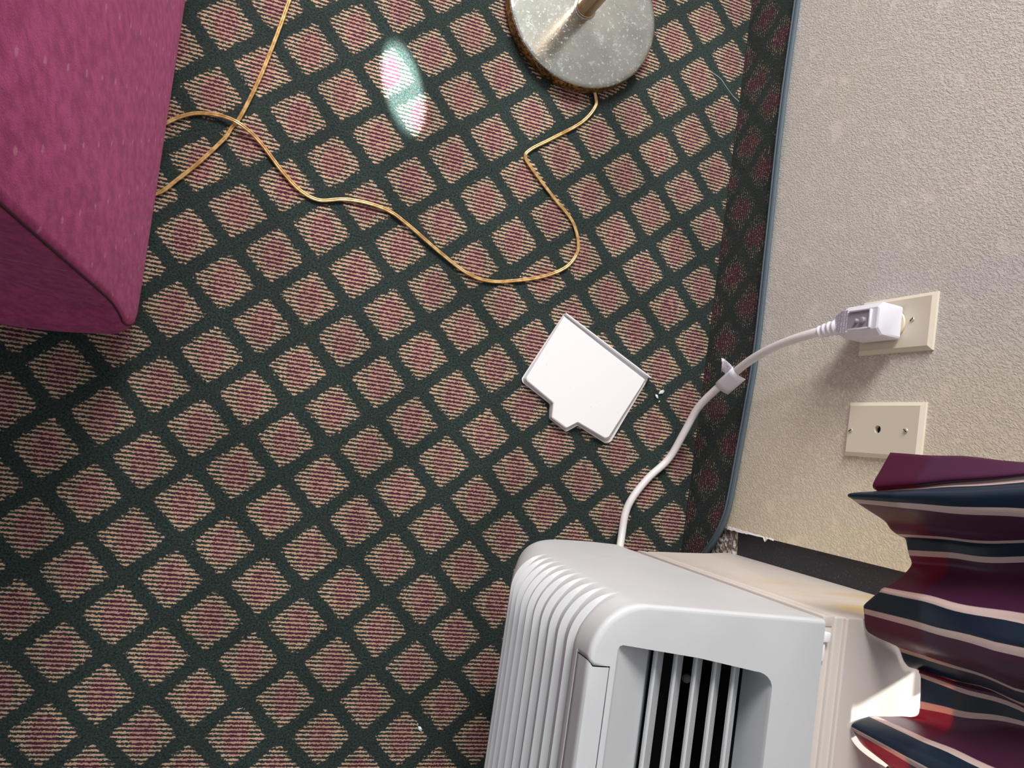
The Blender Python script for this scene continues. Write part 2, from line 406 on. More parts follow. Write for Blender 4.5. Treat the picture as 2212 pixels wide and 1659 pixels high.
# carpet baseboard, peeling away near the unit
BT = [(3.2, .125), (1.2, .125), (0.77, .1256), (0.6137, .1265), (0.4396, .1300), (0.3152, .1300), (0.1997, .1300), (0.1146, .1247), (0.0295, .119), (-0.0341, .1140), (-0.0633, .1056), (-0.0902, .0911), (-0.1108, .0747), (-0.135, .052), (-0.15, .03)]
pth = catmull([(XW - 0.006, y, z) for y, z in BT], 8)
bm = bmesh.new(); rows = []
for p in pth:
    rows.append([(XW - 0.0055 + 0.0025 * math.sin(p.y * 9) * t - 0.0, p.y, max(p.z * t, 0.0)) for t in [k / 8 for k in range(9)]])
grid(bm, rows); r = bmesh.ops.extrude_face_region(bm, geom=bm.faces[:])
bmesh.ops.translate(bm, vec=(0.004, 0, 0), verts=[v for v in r['geom'] if isinstance(v, bmesh.types.BMVert)])
bb = obj('baseboard_right', bm, M_base); bb['kind'] = 'structure'
bm = bmesh.new()
tube(bm, [Vector((XW - 0.0058 + 0.0025 * math.sin(p.y * 9), p.y, p.z + 0.0005)) for p in pth], [(0.0040*math.cos(a), 0.0035*math.sin(a)) for a in [2*math.pi*k/10 for k in range(10)]], up=Vector((1, 0, 0)))
tube(bm, [Vector((XW - 0.0085 + 0.0025 * math.sin(p.y * 9), p.y, p.z - 0.0040)) for p in pth], circ(0.0017, 8), up=Vector((1, 0, 0)))
obj('carpet_binding', bm, M_binding, bb)

# ------------------------------------------------------------------ air conditioner
YS, YE, XB, ZT = -0.1085, -1.175, 0.5225, 0.545
prof = [(0.142, .455), (0.155, .410), (0.17, .385), (0.20, .361), (0.25, .337), (0.28, .3235), (0.31, .3120), (0.35, .3040), (0.40, .2985), (0.45, .2960), (0.50, .2945), (0.525, .2940), (0.545, .2935)]
def XF(z):
    for i in range(len(prof) - 1):
        if z <= prof[i+1][0] or i == len(prof) - 2:
            (z0, x0), (z1, x1) = prof[i], prof[i+1]
            t = (z - z0) / (z1 - z0)
            m0 = (x1 - prof[i-1][1]) / (z1 - prof[i-1][0]) if i else (x1 - x0) / (z1 - z0)
            m1 = (prof[i+2][1] - x0) / (prof[i+2][0] - z0) if i + 2 < len(prof) else (x1 - x0) / (z1 - z0)
            h = z1 - z0
            return (2*t**3-3*t*t+1)*x0 + (t**3-2*t*t+t)*h*m0 + (-2*t**3+3*t*t)*x1 + (t**3-t*t)*h*m1
    return prof[-1][1]
NR, PITCH, Z0R = 10, 0.0212, 0.3085
def rib(z):
    k = (z - Z0R) / PITCH
    if k < 0 or k >= NR: return 0.0
    f = k - math.floor(k)
    # sharp step in at the ledge, then the face leans back out
    d = min(1, f / 0.09) if f < 0.09 else 1 - (f - 0.09) / 0.91
    if k >= NR - 1 and f > 0.09: d = 1 - sstep(0.09, 0.7, f)
    return d
def outline(z, inset=0.0, depth=True):
    """points of the cover from the wall end of the near side, round the front, to the far side"""
    xf = XF(z) + inset; r = max(min(0.029 + 0.017 * sstep(0.20, 0.38, z), (XB - xf) * 0.85), 0.004); r0 = r - 0.0
    ys, ye = YS - inset, YE + inset
    pts = []; D = 0.0062 * rib(z) if depth else 0.0
    for k in range(8): pts.append(Vector((XB + (xf + r - XB) * k / 8, ys, z)))
    na = 22
    for k in range(na + 1):
        t = k / na; a = t * math.pi / 2
        fade = sstep(0.0, 0.62, t)
        rr = r - D * fade
        pts.append(Vector((xf + r - rr * math.sin(a), ys - r + rr * math.cos(a), z)))
    nf = 26
    for k in range(1, nf):
        pts.append(Vector((xf + D, ys - r + (ye - ys + 2 * r) * k / nf, z)))
    for k in range(na + 1):
        t = 1 - k / na; a = t * math.pi / 2; fade = sstep(0.0, 0.62, t); rr = r - D * fade
        pts.append(Vector((xf + r - rr * math.sin(a), ye + r - rr * math.cos(a), z)))
    for k in range(1, 9): pts.append(Vector((xf + r + (XB - xf - r) * k / 8, ye, z)))
    return pts
zs = []
z = 0.142
while z < Z0R - 0.001: zs.append(z); z += 0.006
for k in range(NR):
    for f in (0.0, 0.03, 0.06, 0.09, 0.13, 0.20, 0.38, 0.52, 0.68, 0.84, 0.97): zs.append(Z0R + (k + f) * PITCH)
ZD = 0.5215
zs += [ZD]
zup = [0.527, 0.533, 0.538, 0.5405]
rnd = [(0.5425, 0.0006), (0.544, 0.0018), (0.545, 0.0042)]
ac = empty('air_conditioner', (0.42, -0.64, 0.0), 'white wall air conditioner with ribbed rounded front and slotted top grille', 'air conditioner')
I0, I1 = 8 + 22, 8 + 22 + 25          # outline columns covered by the access door
bm = bmesh.new()
rows = [outline(z) for z in zs]
V = grid(bm, rows)
up_rows = [outline(z, 0, False) for z in zup] + [outline(z, i, False) for z, i in rnd]
def upper(i0, i1, first):
    R = [first]
    for r in up_rows: R.append([bm.verts.new(p) for p in r[i0:i1+1]])
    for i in range(len(R) - 1):
        for k in range(len(R[i]) - 1): bm.faces.new((R[i][k], R[i][k+1], R[i+1][k+1], R[i+1][k]))
    return R[-1]
tA = upper(0, I0, V[-1][:I0+1])
tB = upper(I1, len(rows[0]) - 1, V[-1][I1:])
XG = 0.3132
# top skin: outer loop with the notch for the door, inner loop of the grille opening
loop = tA + [bm.verts.new((XG, tA[-1].co.y, ZT)), bm.verts.new((XG, tB[0].co.y, ZT))] + tB
def ring(vs, close=True):
    es = []
    for i in range(len(vs) - (0 if close else 1)):
        a, b = vs[i], vs[(i+1) % len(vs)]
        e = bm.edges.get((a, b)) or bm.edges.new((a, b)); es.append(e)
    return es
def opening(z, xl, xr, ya0, ya1, yb, rc):
    """rounded slot: left/right x, near edge slants from ya0 to ya1, far edge yb"""
    P = []
    P.append((xl, yb + 0.006, z)); P.append((xl, ya0 - 0.004, z)); P.append((xl + 0.0012, ya0 - 0.0012, z)); P.append((xl + 0.004, ya0, z))
    P.append((xl + (xr - xl) * 0.5, ya0 + (ya1 - ya0) * 0.45, z))
    for k in range(7):
        a = math.pi / 2 * (1 - k / 6)
        P.append((xr - rc + rc * math.cos(a), ya1 - rc * 0.75 + rc * 0.75 * math.sin(a), z))
    P.append((xr, yb + 0.015, z)); P.append((xr - 0.004, yb + 0.004, z)); P.append((xr - 0.015, yb, z)); P.append((xl + 0.006, yb, z))
    return P
O0 = opening(ZT, 0.3178, 0.4725, -0.1415, -0.1565, -1.06, 0.020)
O1 = opening(ZT - 0.004, 0.3225, 0.4718, -0.1425, -0.1575, -1.058, 0.017)
O2 = opening(0.524, 0.3585, 0.4722, -0.1440, -0.1590, -1.056, 0.014)
O3 = opening(0.505, 0.3735, 0.4716, -0.1440, -0.1590, -1.056, 0.010)
v0 = [bm.verts.new(p) for p in O0]
bmesh.ops.triangle_fill(bm, use_beauty=True, use_dissolve=False, edges=ring(loop) + ring(v0))
prev = v0
for O in (O1, O2, O3):
    cur = [bm.verts.new(p) for p in O]
    for k in range(len(cur)): bm.faces.new((prev[k], prev[(k+1) % len(cur)], cur[(k+1) % len(cur)], cur[k]))
    prev = cur
cover = obj('front_cover', bm, M_plastic, ac, angle=28)
so_ = cover.modifiers.new('thickness', 'SOLIDIFY'); so_.thickness = 0.0018; so_.offset = -1; wn = cover.modifiers.new('wn', 'WEIGHTED_NORMAL'); wn.keep_sharp = True; wn.weight = 80
# access door with the hidden controls: front band plus strip of the top
bm = bmesh.new()
g = 0.0011
R = []
for z in [ZD + g] + zup: R.append([p.copy() for p in outline(z, 0, False)[I0:I1+1]])
for z, i in rnd: R.append([p.copy() for p in outline(z, i, False)[I0:I1+1]])
R.append([Vector((XG - g, p.y, ZT)) for p in R[-1]])
R.append([Vector((XG - g, p.y, ZT - 0.004)) for p in R[-1]])
for r in R: r[0].y -= g; r[-1].y += g
grid(bm, R)
dr = obj('access_door', bm, M_plastic, ac, angle=28)
s2 = dr.modifiers.new('thickness', 'SOLIDIFY'); s2.thickness = 0.0018; s2.offset = -1; wn = dr.modifiers.new('wn', 'WEIGHTED_NORMAL'); wn.keep_sharp = True; wn.weight = 80
# louvres
for k in range(5):
    x0 = 0.3622 + k * 0.0199
    bm = bmesh.new()
    sec = [(x0, 0.5300), (x0 + 0.0006, 0.5310), (x0 + 0.0016, 0.5312), (x0 + 0.0150, 0.5195), (x0 + 0.0152, 0.5175), (x0 + 0.0138, 0.5165), (x0, 0.5270)]
    ya, yb = -0.1435 - 0.0150 * (x0 - 0.33) / 0.13, -1.057
    A = [bm.verts.new((x, ya, z)) for x, z in sec]; B = [bm.verts.new((x, yb, z)) for x, z in sec]
    for i in range(len(sec)): bm.faces.new((A[i], A[(i+1) % len(sec)], B[(i+1) % len(sec)], B[i]))
    bm.faces.new(A[::-1]); bm.faces.new(B)
    obj('louver', bm, M_plastic, ac, smooth=False)
# dark discharge duct under the louvres
bm = bmesh.new()
box(bm, (0.3725, -1.0580, 0.40), (0.4722, -0.1430, 0.5045))
for f in list(bm.faces):
    if f.calc_center_median().z > 0.50: bm.faces.remove(f)
obj('discharge_duct', bm, M_black, ac, smooth=False)
bm = bmesh.new(); bmesh.ops.create_uvsphere(bm, u_segments=16, v_segments=10, radius=0.0042, matrix=Matrix.Translation((0.4184, -0.1795, 0.497)))
obj('duct_pin', bm, simple('dim_grey_plastic', srgb(120, 118, 115), 0.5), ac)
# chassis behind the cover and the wall sleeve
bm = bmesh.new(); box(bm, (0.5190, -1.170, 0.160), (0.5243, -0.1108, 0.5425)); obj('rear_rim', bm, M_sleeve, ac, smooth=False)
bm = bmesh.new(); box(bm, (0.40, -1.165, 0.165), (0.5185, -0.118, 0.385)); obj('chassis', bm, M_black, ac, smooth=False)
bm = bmesh.new()
# sleeve: slanting lower edge
YSL, YSE = -0.1055, -1.178
secA = [(0.536, 0.205), (0.60, 0.182), (0.66, 0.156), (XW + 0.012, 0.105), (XW + 0.012, 0.5365), (0.549, 0.5415), (0.536, 0.5415)]
A = [bm.verts.new((x, YSL, z)) for x, z in secA]; B = [bm.verts.new((x, YSE, z)) for x, z in secA]
for i in range(len(secA)): bm.faces.new((A[i], A[(i+1) % len(secA)], B[(i+1) % len(secA)], B[i]))
bm.faces.new(A[::-1]); bm.faces.new(B)
bmesh.ops.bevel(bm, geom=[e for e in bm.edges], offset=0.0022, segments=3, profile=0.5, affect='EDGES')
sleeve = obj('wall_sleeve', bm, M_sleeve, ac)
bm = bmesh.new()
box(bm, (0.5455, YSE, 0.5395), (0.5495, YSL - 0.0005, 0.5450), 0.0012)
box(bm, (0.5248, YSE + 0.003, 0.50), (0.5362, YSL - 0.003, 0.5375), 0.0008)
box(bm, (0.5250, YSL - 0.010, 0.20), (0.5362, YSL - 0.0008, 0.5385), 0.0008)
obj('sleeve_flange', bm, M_sleeve, sleeve)
bm = bmesh.new(); box(bm, (0.5245, -0.129, 0.5375), (0.5325, -0.120, 0.5425), 0.001); box(bm, (0.5262, -0.146, 0.538), (0.5292, -0.129, 0.5405), 0.0005)
obj('mounting_clip', bm, simple('bright_clip', srgb(246, 242, 246), 0.2), ac)

# ------------------------------------------------------------------ curtain
CUR = [(0.5529,0.0469,0.5812,0.0486,0.6695,0.05),(0.5448,0.0317,0.5768,0.0439,0.6732,0.25),(0.5369,0.0158,0.5724,0.0386,0.6769,0.42),(0.5433,0.0117,0.5760,0.0371,0.6745,0.50),(0.5372,0.0097,0.5726,0.0305,0.6776,0.60),(0.5193,0.0067,0.5628,0.0268,0.6851,0.68),(0.5104,0.0040,0.5578,0.0218,0.6892,0.74),(0.5153,0.0018,0.5606,0.0113,0.6882,0.92),(0.5219,-0.0011,0.5642,0.0052,0.6861,1.00),(0.5380,-0.0070,0.5730,0.0001,0.6802,1.15),(0.5548,-0.0133,0.5823,-0.0049,0.6738,1.30),(0.5622,-0.0195,0.5863,-0.0077,0.6712,1.40),(0.5691,-0.0230,0.5902,-0.0110,0.6687,1.50),(0.5748,-0.0248,0.5933,-0.0128,0.6666,1.58),(0.5811,-0.0267,0.5968,-0.0175,0.6645,1.75),(0.5852,-0.0363,0.5990,-0.0233,0.6634,1.92),(0.5875,-0.0410,0.6003,-0.0280,0.6629,2.00),(0.5914,-0.0494,0.6024,-0.0374,0.6622,2.15),(0.5819,-0.0601,0.5972,-0.0495,0.6672,2.30),(0.5620,-0.0724,0.5863,-0.0661,0.6768,2.50),(0.5572,-0.0756,0.5836,-0.0729,0.6794,2.58),(0.5430,-0.0872,0.5758,-0.0845,0.6862,2.80),(0.5420,-0.0913,0.5752,-0.0887,0.6870,2.92),(0.5432,-0.0960,0.5759,-0.0954,0.6872,3.00),(0.5470,-0.1086,0.5780,-0.1030,0.6864,3.15),(0.5573,-0.1140,0.5836,-0.1117,0.6831,3.30),(0.5766,-0.1193,0.5943,-0.1187,0.6760,3.42),(0.5851,-0.1221,0.5989,-0.1217,0.6728,3.50),(0.5889,-0.1260,0.6010,-0.1238,0.6715,3.58),(0.5937,-0.1335,0.6037,-0.1281,0.6700,3.75),(0.5999,-0.1385,0.6071,-0.1326,0.6679,3.92),(0.6066,-0.1398,0.6108,-0.1351,0.6654,4.00),(0.6119,-0.1420,0.6137,-0.1388,0.6637,4.30),(0.6138,-0.1440,0.6148,-0.1415,0.6631,4.50),(0.6160,-0.1476,0.6159,-0.1452,0.6626,4.58),(0.6175,-0.1582,0.6167,-0.1488,0.6624,4.75),(0.6184,-0.1688,0.6172,-0.1524,0.6624,4.92),(0.6187,-0.1753,0.6174,-0.1558,0.6625,5.00),(0.6152,-0.1819,0.6155,-0.1598,0.6643,5.15),(0.5936,-0.1836,0.6037,-0.1717,0.6742,5.35),(0.5698,-0.1842,0.5905,-0.1872,0.6853,5.50),(0.5609,-0.1844,0.5856,-0.1907,0.6892,5.58),(0.5460,-0.1891,0.5775,-0.1971,0.6958,5.75),(0.5424,-0.1927,0.5755,-0.2072,0.6982,5.92),(0.5455,-0.1961,0.5772,-0.2140,0.6976,6.00),(0.5574,-0.2077,0.5837,-0.2349,0.6948,6.15),(0.5799,-0.2190,0.5961,-0.2554,0.6877,6.30),(0.6052,-0.2280,0.6100,-0.2772,0.6796,6.50)]
ZH = 0.567
def hem_z(u):
    # the hem brushes the sleeve, except where one fold is hitched up
    if u < 2.62: return ZH
    low_ = 0.5434
    t = sstep(2.62, 2.85, u)
    z = ZH + (low_ - ZH) * t
    return z + (ZH - low_) * sstep(4.0, 4.4, u) * (1 - sstep(5.1, 5.3, u))
ctrl = []
for a, b, c, d, e, u in CUR:
    hz = hem_z(u); k_ = (1.1 - hz) / (1.1 - ZH)
    ctrl.append((Vector((a * k_, b * k_, hz)), Vector((c, d, e)), u))
# further pleats, out of the frame, to the far side of the window
u = 6.58; y = -0.236; k = 0
while y > -1.24:
    ph = (u - 6.5) * math.pi * 1.0
    x = 0.585 + 0.030 * math.cos(ph)
    ctrl.append((Vector((x, y * 1.0, hem_z(u))), Vector((0.59 + 0.024 * math.cos(ph), y - 0.05, 0.68)), u))
    u += 0.085; y -= 0.0068
P0 = catmull([c[0] for c in ctrl], 5); P1 = catmull([c[1] for c in ctrl], 5); UU = [v.x for v in catmull([(c[2], 0, 0) for c in ctrl], 5)]
zrow = [ZH + t for t in (0, .002, .01, .016, .022, .028, .034, .04, .046, .052, .058, .065, .072, .08, .09, .1, .11, .12, .15, .19, .24, .32, .42, .55, .7, .85, 1.0, 1.14)]
bm = bmesh.new(); lay = bm.verts.layers.float.new('u'); rows = []
for zz in zrow:
    row = []
    for a, b, uu in zip(P0, P1, UU):
        rel = (zz - ZH) / (ZH + 1.14 - ZH); zv = a.z + (ZH + 1.14 - a.z) * rel
        h = b.z - a.z; t = (zv - a.z) / h
        tt = t if t < 1.2 else 1.2 + 0.5 * math.tanh((t - 1.2) / 2)
        x = a.x + (b.x - a.x) * min(tt, 1.25); y = a.y + (b.y - a.y) * tt
        wv = sstep(0.585, 0.63, zv) * (0.0009 * math.sin((zz - 0.6) * 80 + uu * 0.9) + 0.0013 * math.sin((zz - 0.6) * 38 - uu * 1.4))
        v = bm.verts.new((x + wv * 0.8, y + wv, zv)); v[lay] = uu; row.append(v)
    rows.append(row)
for i in range(len(rows) - 1):
    for k in range(len(rows[i]) - 1): bm.faces.new((rows[i][k], rows[i][k+1], rows[i+1][k+1], rows[i+1][k]))
curt = obj('curtain', bm, M_curtain, angle=80)
sm = curt.modifiers.new('thickness', 'SOLIDIFY'); sm.thickness = 0.0008
tag(curt, 'purple, navy and cream striped curtain hanging in pleats above the air conditioner', 'curtain')

# ------------------------------------------------------------------ wall plates
def plate(bm, y0, y1, z0, z1, hole=None):
    t = 0.0058; b = 0.0048
    yc, zc = (y0 + y1) / 2, (z0 + z1) / 2
    outer = [(XW, y0, z0), (XW, y1, z0), (XW, y1, z1), (XW, y0, z1)]
    mid = [(XW - t * 0.45, y0 + .0002, z0 + .0002), (XW - t * 0.45, y1 - .0002, z0 + .0002), (XW - t * 0.45, y1 - .0002, z1 - .0002), (XW - t * 0.45, y0 + .0002, z1 - .0002)]
    inn = [(XW - t, y0 + b, z0 + b), (XW - t, y1 - b, z0 + b), (XW - t, y1 - b, z1 - b), (XW - t, y0 + b, z1 - b)]
    L = [[bm.verts.new(p) for p in r] for r in (outer, mid, inn)]
    for a, c in ((0, 1), (1, 2)):
        for k in range(4): bm.faces.new((L[a][k], L[a][(k+1) % 4], L[c][(k+1) % 4], L[c][k]))
    es = [bm.edges.get((L[2][k], L[2][(k+1) % 4])) for k in range(4)]
    hy, hz, hr = hole
    hv = [bm.verts.new((XW - t, hy + hr * math.cos(2*math.pi*k/32), hz + hr * math.sin(2*math.pi*k/32))) for k in range(32)]
    hw = [bm.verts.new((XW - 0.0008, v.co.y, v.co.z)) for v in hv]
    for k in range(32): bm.faces.new((hv[k], hv[(k+1) % 32], hw[(k+1) % 32], hw[k]))
    es += [bm.edges.get((hv[k], hv[(k+1) % 32])) for k in range(32)]
    bmesh.ops.triangle_fill(bm, use_beauty=True, use_dissolve=False, edges=es)
def screw(parent, y, z, rot=0.4):
    bm = bmesh.new(); lathe(bm, [(0.0030, 0), (0.0030, -0.0005), (0.0024, -0.0012), (0.0010, -0.0015)], 20, 'X', (XW - 0.0057, y, z))
    s = obj('screw', bm, M_screw, parent)
    bm = bmesh.new(); box(bm, (-0.0003, -0.0027, -0.0004), (0.0003, 0.0027, 0.0004)); bmesh.ops.rotate(bm, verts=bm.verts[:], matrix=Matrix.Rotation(rot, 3, 'X'))
    bmesh.ops.translate(bm, verts=bm.verts[:], vec=(XW - 0.0073, y, z)); obj('slot', bm, M_black, s, smooth=False)
cp = empty('cable_outlet', (XW, 0.088, 0.385), 'ivory wall plate with one small dark cable hole, half beside the curtain', 'wall plate')
bm = bmesh.new(); plate(bm, 0.0545, 0.122, 0.3285, 0.443, (0.0885, 0.3805, 0.0048)); obj('wall_plate', bm, M_ivory, cp, angle=20)
bm = bmesh.new(); lathe(bm, [(0.0047, 0), (0.0047, -0.0006)], 24, 'X', (XW - 0.0002, 0.0885, 0.3805)); obj('cable_hole', bm, M_black, cp)
screw(cp, 0.086, 0.3385, 1.1); screw(cp, 0.088, 0.4220, -0.9)
op = empty('power_outlet', (XW, 0.216, 0.388), 'ivory wall plate with round receptacle, the white plug pushed into it', 'power outlet')
bm = bmesh.new(); plate(bm, 0.182, 0.2505, 0.333, 0.4435, (0.216, 0.388, 0.0178)); obj('wall_plate', bm, M_ivory, op, angle=20)
bm = bmesh.new(); lathe(bm, [(0.0172, 0.004), (0.0172, -0.0042), (0.0166, -0.0052), (0.001, -0.0053)], 40, 'X', (XW - 0.003, 0.216, 0.388)); obj('receptacle', bm, M_ivory2, op)
screw(op, 0.2195, 0.4145, 0.8)

# ------------------------------------------------------------------ power cord with its plug
CORD = [(0.5750,-0.168,0.062),(0.5900,-0.1400,0.034),(0.6014,-0.1112,0.014),(0.6066,-0.0749,0.0068),(0.6158,-0.048,0.0064),(0.6394,-0.013,0.0068),(0.6704,0.023,0.010),(0.6811,0.0707,0.030),(0.6847,0.1104,0.055),(0.6900,0.1480,0.104),(0.6830,0.1730,0.162),(0.6800,0.1870,0.205),(0.6800,0.1975,0.247),(0.6830,0.2050,0.286),(0.6900,0.2110,0.3140),(0.6930,0.2135,0.3300)]
cpath = catmull(CORD, 8)
bm = bmesh.new(); tube(bm, cpath, circ(0.0060, 16)); cord = obj('power_cord', bm, M_cordw, ac, angle=60); cord['label'] = 'thick white cord ending in a boxy safety plug'; pc = cord
yc = 0.2165
def plug_sec(z, xo, hw, ch):
    """octagonal outline: xo front x, hw half width in y, ch chamfer"""
    xb = XW - 0.0085
    return [(xb, yc - hw, z), (xo + ch, yc - hw, z), (xo, yc - hw + ch, z), (xo, yc + hw - ch, z), (xo + ch, yc + hw, z), (xb, yc + hw, z)]
bm = bmesh.new()
rows = [plug_sec(0.3290, 0.6900, 0.0105, 0.004), plug_sec(0.3300, 0.6880, 0.0125, 0.005), plug_sec(0.3430, 0.6850, 0.0195, 0.007), plug_sec(0.3450, 0.6850, 0.0200, 0.007), plug_sec(0.3985, 0.6850, 0.0200, 0.007), plug_sec(0.4005, 0.6860, 0.0190, 0.0075), plug_sec(0.4015, 0.6885, 0.0170, 0.008)]
V = grid(bm, rows, closed=True); bm.faces.new(V[0][::-1]); bm.faces.new(V[-1])
obj('plug', bm, M_plug, pc, angle=20)
bm = bmesh.new()   # raised rim round the button recess
cz0, cz1, hy, rr = 0.3560, 0.3905, 0.0125, 0.004
fx = 0.6850
for a0, a1, x0, x1 in (((cz0, yc + hy - .002), (cz1, yc + hy), 0, 0), ((cz0, yc - hy), (cz1, yc - hy + .002), 0, 0)):
    box(bm, (fx - 0.0028, a0[1], a0[0]), (fx + 0.001, a1[1], a1[0]), 0.0008)
box(bm, (fx - 0.0028, yc - hy, cz1 - .0025), (fx + 0.001, yc + hy, cz1), 0.0008)
obj('recess_rim', bm, M_plug, pc)
bm = bmesh.new(); box(bm, (fx - 0.0004, yc - hy + .0018, cz0 - 0.004), (fx + 0.001, yc + hy - .0018, cz1 - .002)); obj('recess_floor', bm, M_grey, pc, smooth=False)
for dz, rad in ((0.3790, 0.0038), (0.3690, 0.0026)):
    bm = bmesh.new(); lathe(bm, [(rad, 0), (rad, -0.0030), (rad * 0.75, -0.0040), (rad * 0.2, -0.0043)], 24, 'X', (fx - 0.0003, yc - 0.0015, dz)); obj('button', bm, M_grey, pc)
bm = bmesh.new()
sec = []
for z, x, hw in ((0.3296, 0.6868, 0.0085), (0.3310, 0.6859, 0.0098), (0.3430, 0.6843, 0.0140), (0.3520, 0.6843, 0.0140)): sec.append([(x, yc - hw, z), (x, yc + hw, z)])
grid(bm, sec); r = bmesh.ops.extrude_face_region(bm, geom=bm.faces[:]); bmesh.ops.translate(bm, vec=(0.0008, 0, 0), verts=[v for v in r['geom'] if isinstance(v, bmesh.types.BMVert)])
obj('printed_label', bm, M_label, pc, smooth=False)
bm = bmesh.new()
sr = catmull([(0.6880, 0.2085, 0.3045), (0.6905, 0.2115, 0.3170), (0.6930, 0.2135, 0.3300)], 14)
tube(bm, sr, lambda t: circ(0.0068 + 0.0020 * t + 0.0016 * (0.5 + 0.5 * math.cos(t * 2 * math.pi * 3.5)), 16)); obj('strain_relief', bm, M_plug, pc, angle=70)
# paper tag wrapped round the cord
i0 = min(range(len(cpath)), key=lambda i: (cpath[i] - Vector((0.6885, 0.1530, 0.115))).length)
tp = [cpath[i0] + (cpath[i0+3] - cpath[i0-3]).normalized() * s for s in (-.0250, -.0125, 0, .0125, .0250)]
d = (tp[-1] - tp[0]).normalized(); toc = (Vector((0, 0, 1.1)) - tp[2]).normalized(); sd = d.cross(toc).normalized(); nn = sd.cross(d)
if nn.dot(toc) < 0: nn = -nn
if sd.y < 0: sd = -sd
bm = bmesh.new(); lay = bm.verts.layers.float.new('ink')
prof_t = [(-0.0180, 0.0020, 0), (-0.0110, 0.0052, 0), (-0.005, 0.0072, 0), (0.0, 0.0077, 0), (0.005, 0.0066, 0), (0.0076, 0.0030, 0), (0.0076, -0.001, 0)]
rows = []
for p in tp:
    row = []
    for a, b, ink in prof_t:
        v = bm.verts.new(p + sd * a + nn * b); v[lay] = ink; row.append(v)
    rows.append(row)
for i in range(4):
    for k in range(len(prof_t) - 1): bm.faces.new((rows[i][k], rows[i][k+1], rows[i+1][k+1], rows[i+1][k]))
fl = []
for i, s in enumerate((0.000, 0.008, 0.016, 0.0215)):
    row = []
    for k, (a, b) in enumerate(((0.0055, 0.0005), (0.013, 0.001), (0.025, 0.0035), (0.0290, 0.0080))):
        L_ = 1 - 0.55 * (3 - i) / 3 * (k / 3)
        v = bm.verts.new(tp[2] + d * (s + 0.004 * k / 3) + sd * a * L_ + nn * b); v[lay] = 1; row.append(v)
    fl.append(row)
for i in range(3):
    for k in range(3): bm.faces.new((fl[i][k], fl[i][k+1], fl[i+1][k+1], fl[i+1][k]))
tg = obj('paper_tag', bm, M_tag, cord); ts = tg.modifiers.new('t', 'SOLIDIFY'); ts.thickness = 0.0003

# ------------------------------------------------------------------ floor lamp
LX, LY, LR = 0.4065, 0.697, 0.1245
fl_ = empty('floor_lamp', (LX, LY, 0), 'brass floor lamp with round weighted base standing on the carpet near the wall', 'floor lamp')
bm = bmesh.new(); lathe(bm, [(LR - 0.003, 0.001), (LR + 0.001, 0.004), (LR + 0.0012, 0.018), (LR + 0.0006, 0.0235)], 96, 'Z', (LX, LY, 0)); rim = obj('base_rim', bm, M_rim, fl_, angle=50)
bm = bmesh.new(); lathe(bm, [(LR + 0.0006, 0.0225), (LR + 0.0002, 0.0240), (LR - 0.0012, 0.0247), (LR - 0.006, 0.0248), (0.0125, 0.0249)], 128, 'Z', (LX, LY, 0)); obj('base_disc', bm, M_disc, fl_, angle=50)
bm = bmesh.new(); lathe(bm, [(0.0185, 0.0246), (0.0185, 0.0254), (0.0168, 0.0262), (0.0160, 0.0262)], 48, 'Z', (LX, LY, 0)); obj('collar', bm, M_disc, fl_)
bm = bmesh.new(); lathe(bm, [(0.0160, 0.0255), (0.0160, 0.0285), (0.0152, 0.029), (0.0150, 0.45), (0.0156, 0.451), (0.0156, 0.456), (0.0150, 0.457), (0.0150, 1.32)], 48, 'Z', (LX, LY, 0)); obj('pole', bm, M_pole, fl_, angle=50)
LC = [(0.4480,0.5850,0.006),(0.4549,0.5724,0.0045),(0.4556,0.5571,0.004),(0.4358,0.5259,0.004),(0.3898,0.486,0.004),(0.360,0.4611,0.004),(0.3529,0.4472,0.004),(0.3671,0.431,0.004),(0.4078,0.3971,0.004),(0.4442,0.3687,0.004),(0.4588,0.3422,0.004),(0.4614,0.3203,0.004),(0.4477,0.2948,0.004),(0.4155,0.2728,0.004),(0.3718,0.2559,0.004),(0.3283,0.245,0.004),(0.2908,0.2489,0.004),(0.2442,0.2702,0.005),(0.1904,0.2993,0.006),(0.1607,0.3128,0.004),(0.1264,0.3165,0.004),(0.094,0.313,0.004),(0.0632,0.3038,0.004),(0.0367,0.3103,0.004),(0.0082,0.3307,0.004),(-0.0281,0.3637,0.005),(-0.0548,0.3776,0.0105),(-0.0796,0.3835,0.007),(-0.1083,0.3802,0.004),(-0.1269,0.3708,0.004),(-0.1419,0.3587,0.004),(-0.1636,0.3378,0.004),(-0.1811,0.3109,0.004),(-0.1832,0.2916,0.004),(-0.1728,0.2633,0.004),(-0.1549,0.2555,0.004),(-0.1368,0.2633,0.004),(-0.1205,0.2834,0.004),(-0.0972,0.3151,0.004),(-0.0719,0.3558,0.0035),(-0.0658,0.3725,0.0033),(-0.0571,0.3915,0.0033),(-0.0425,0.4488,0.004),(-0.0299,0.52,0.004),(-0.0227,0.5701,0.004),(-0.0181,0.5991,0.004),(-0.01,0.68,0.004),(0.01,0.85,0.004)]
bm = bmesh.new()
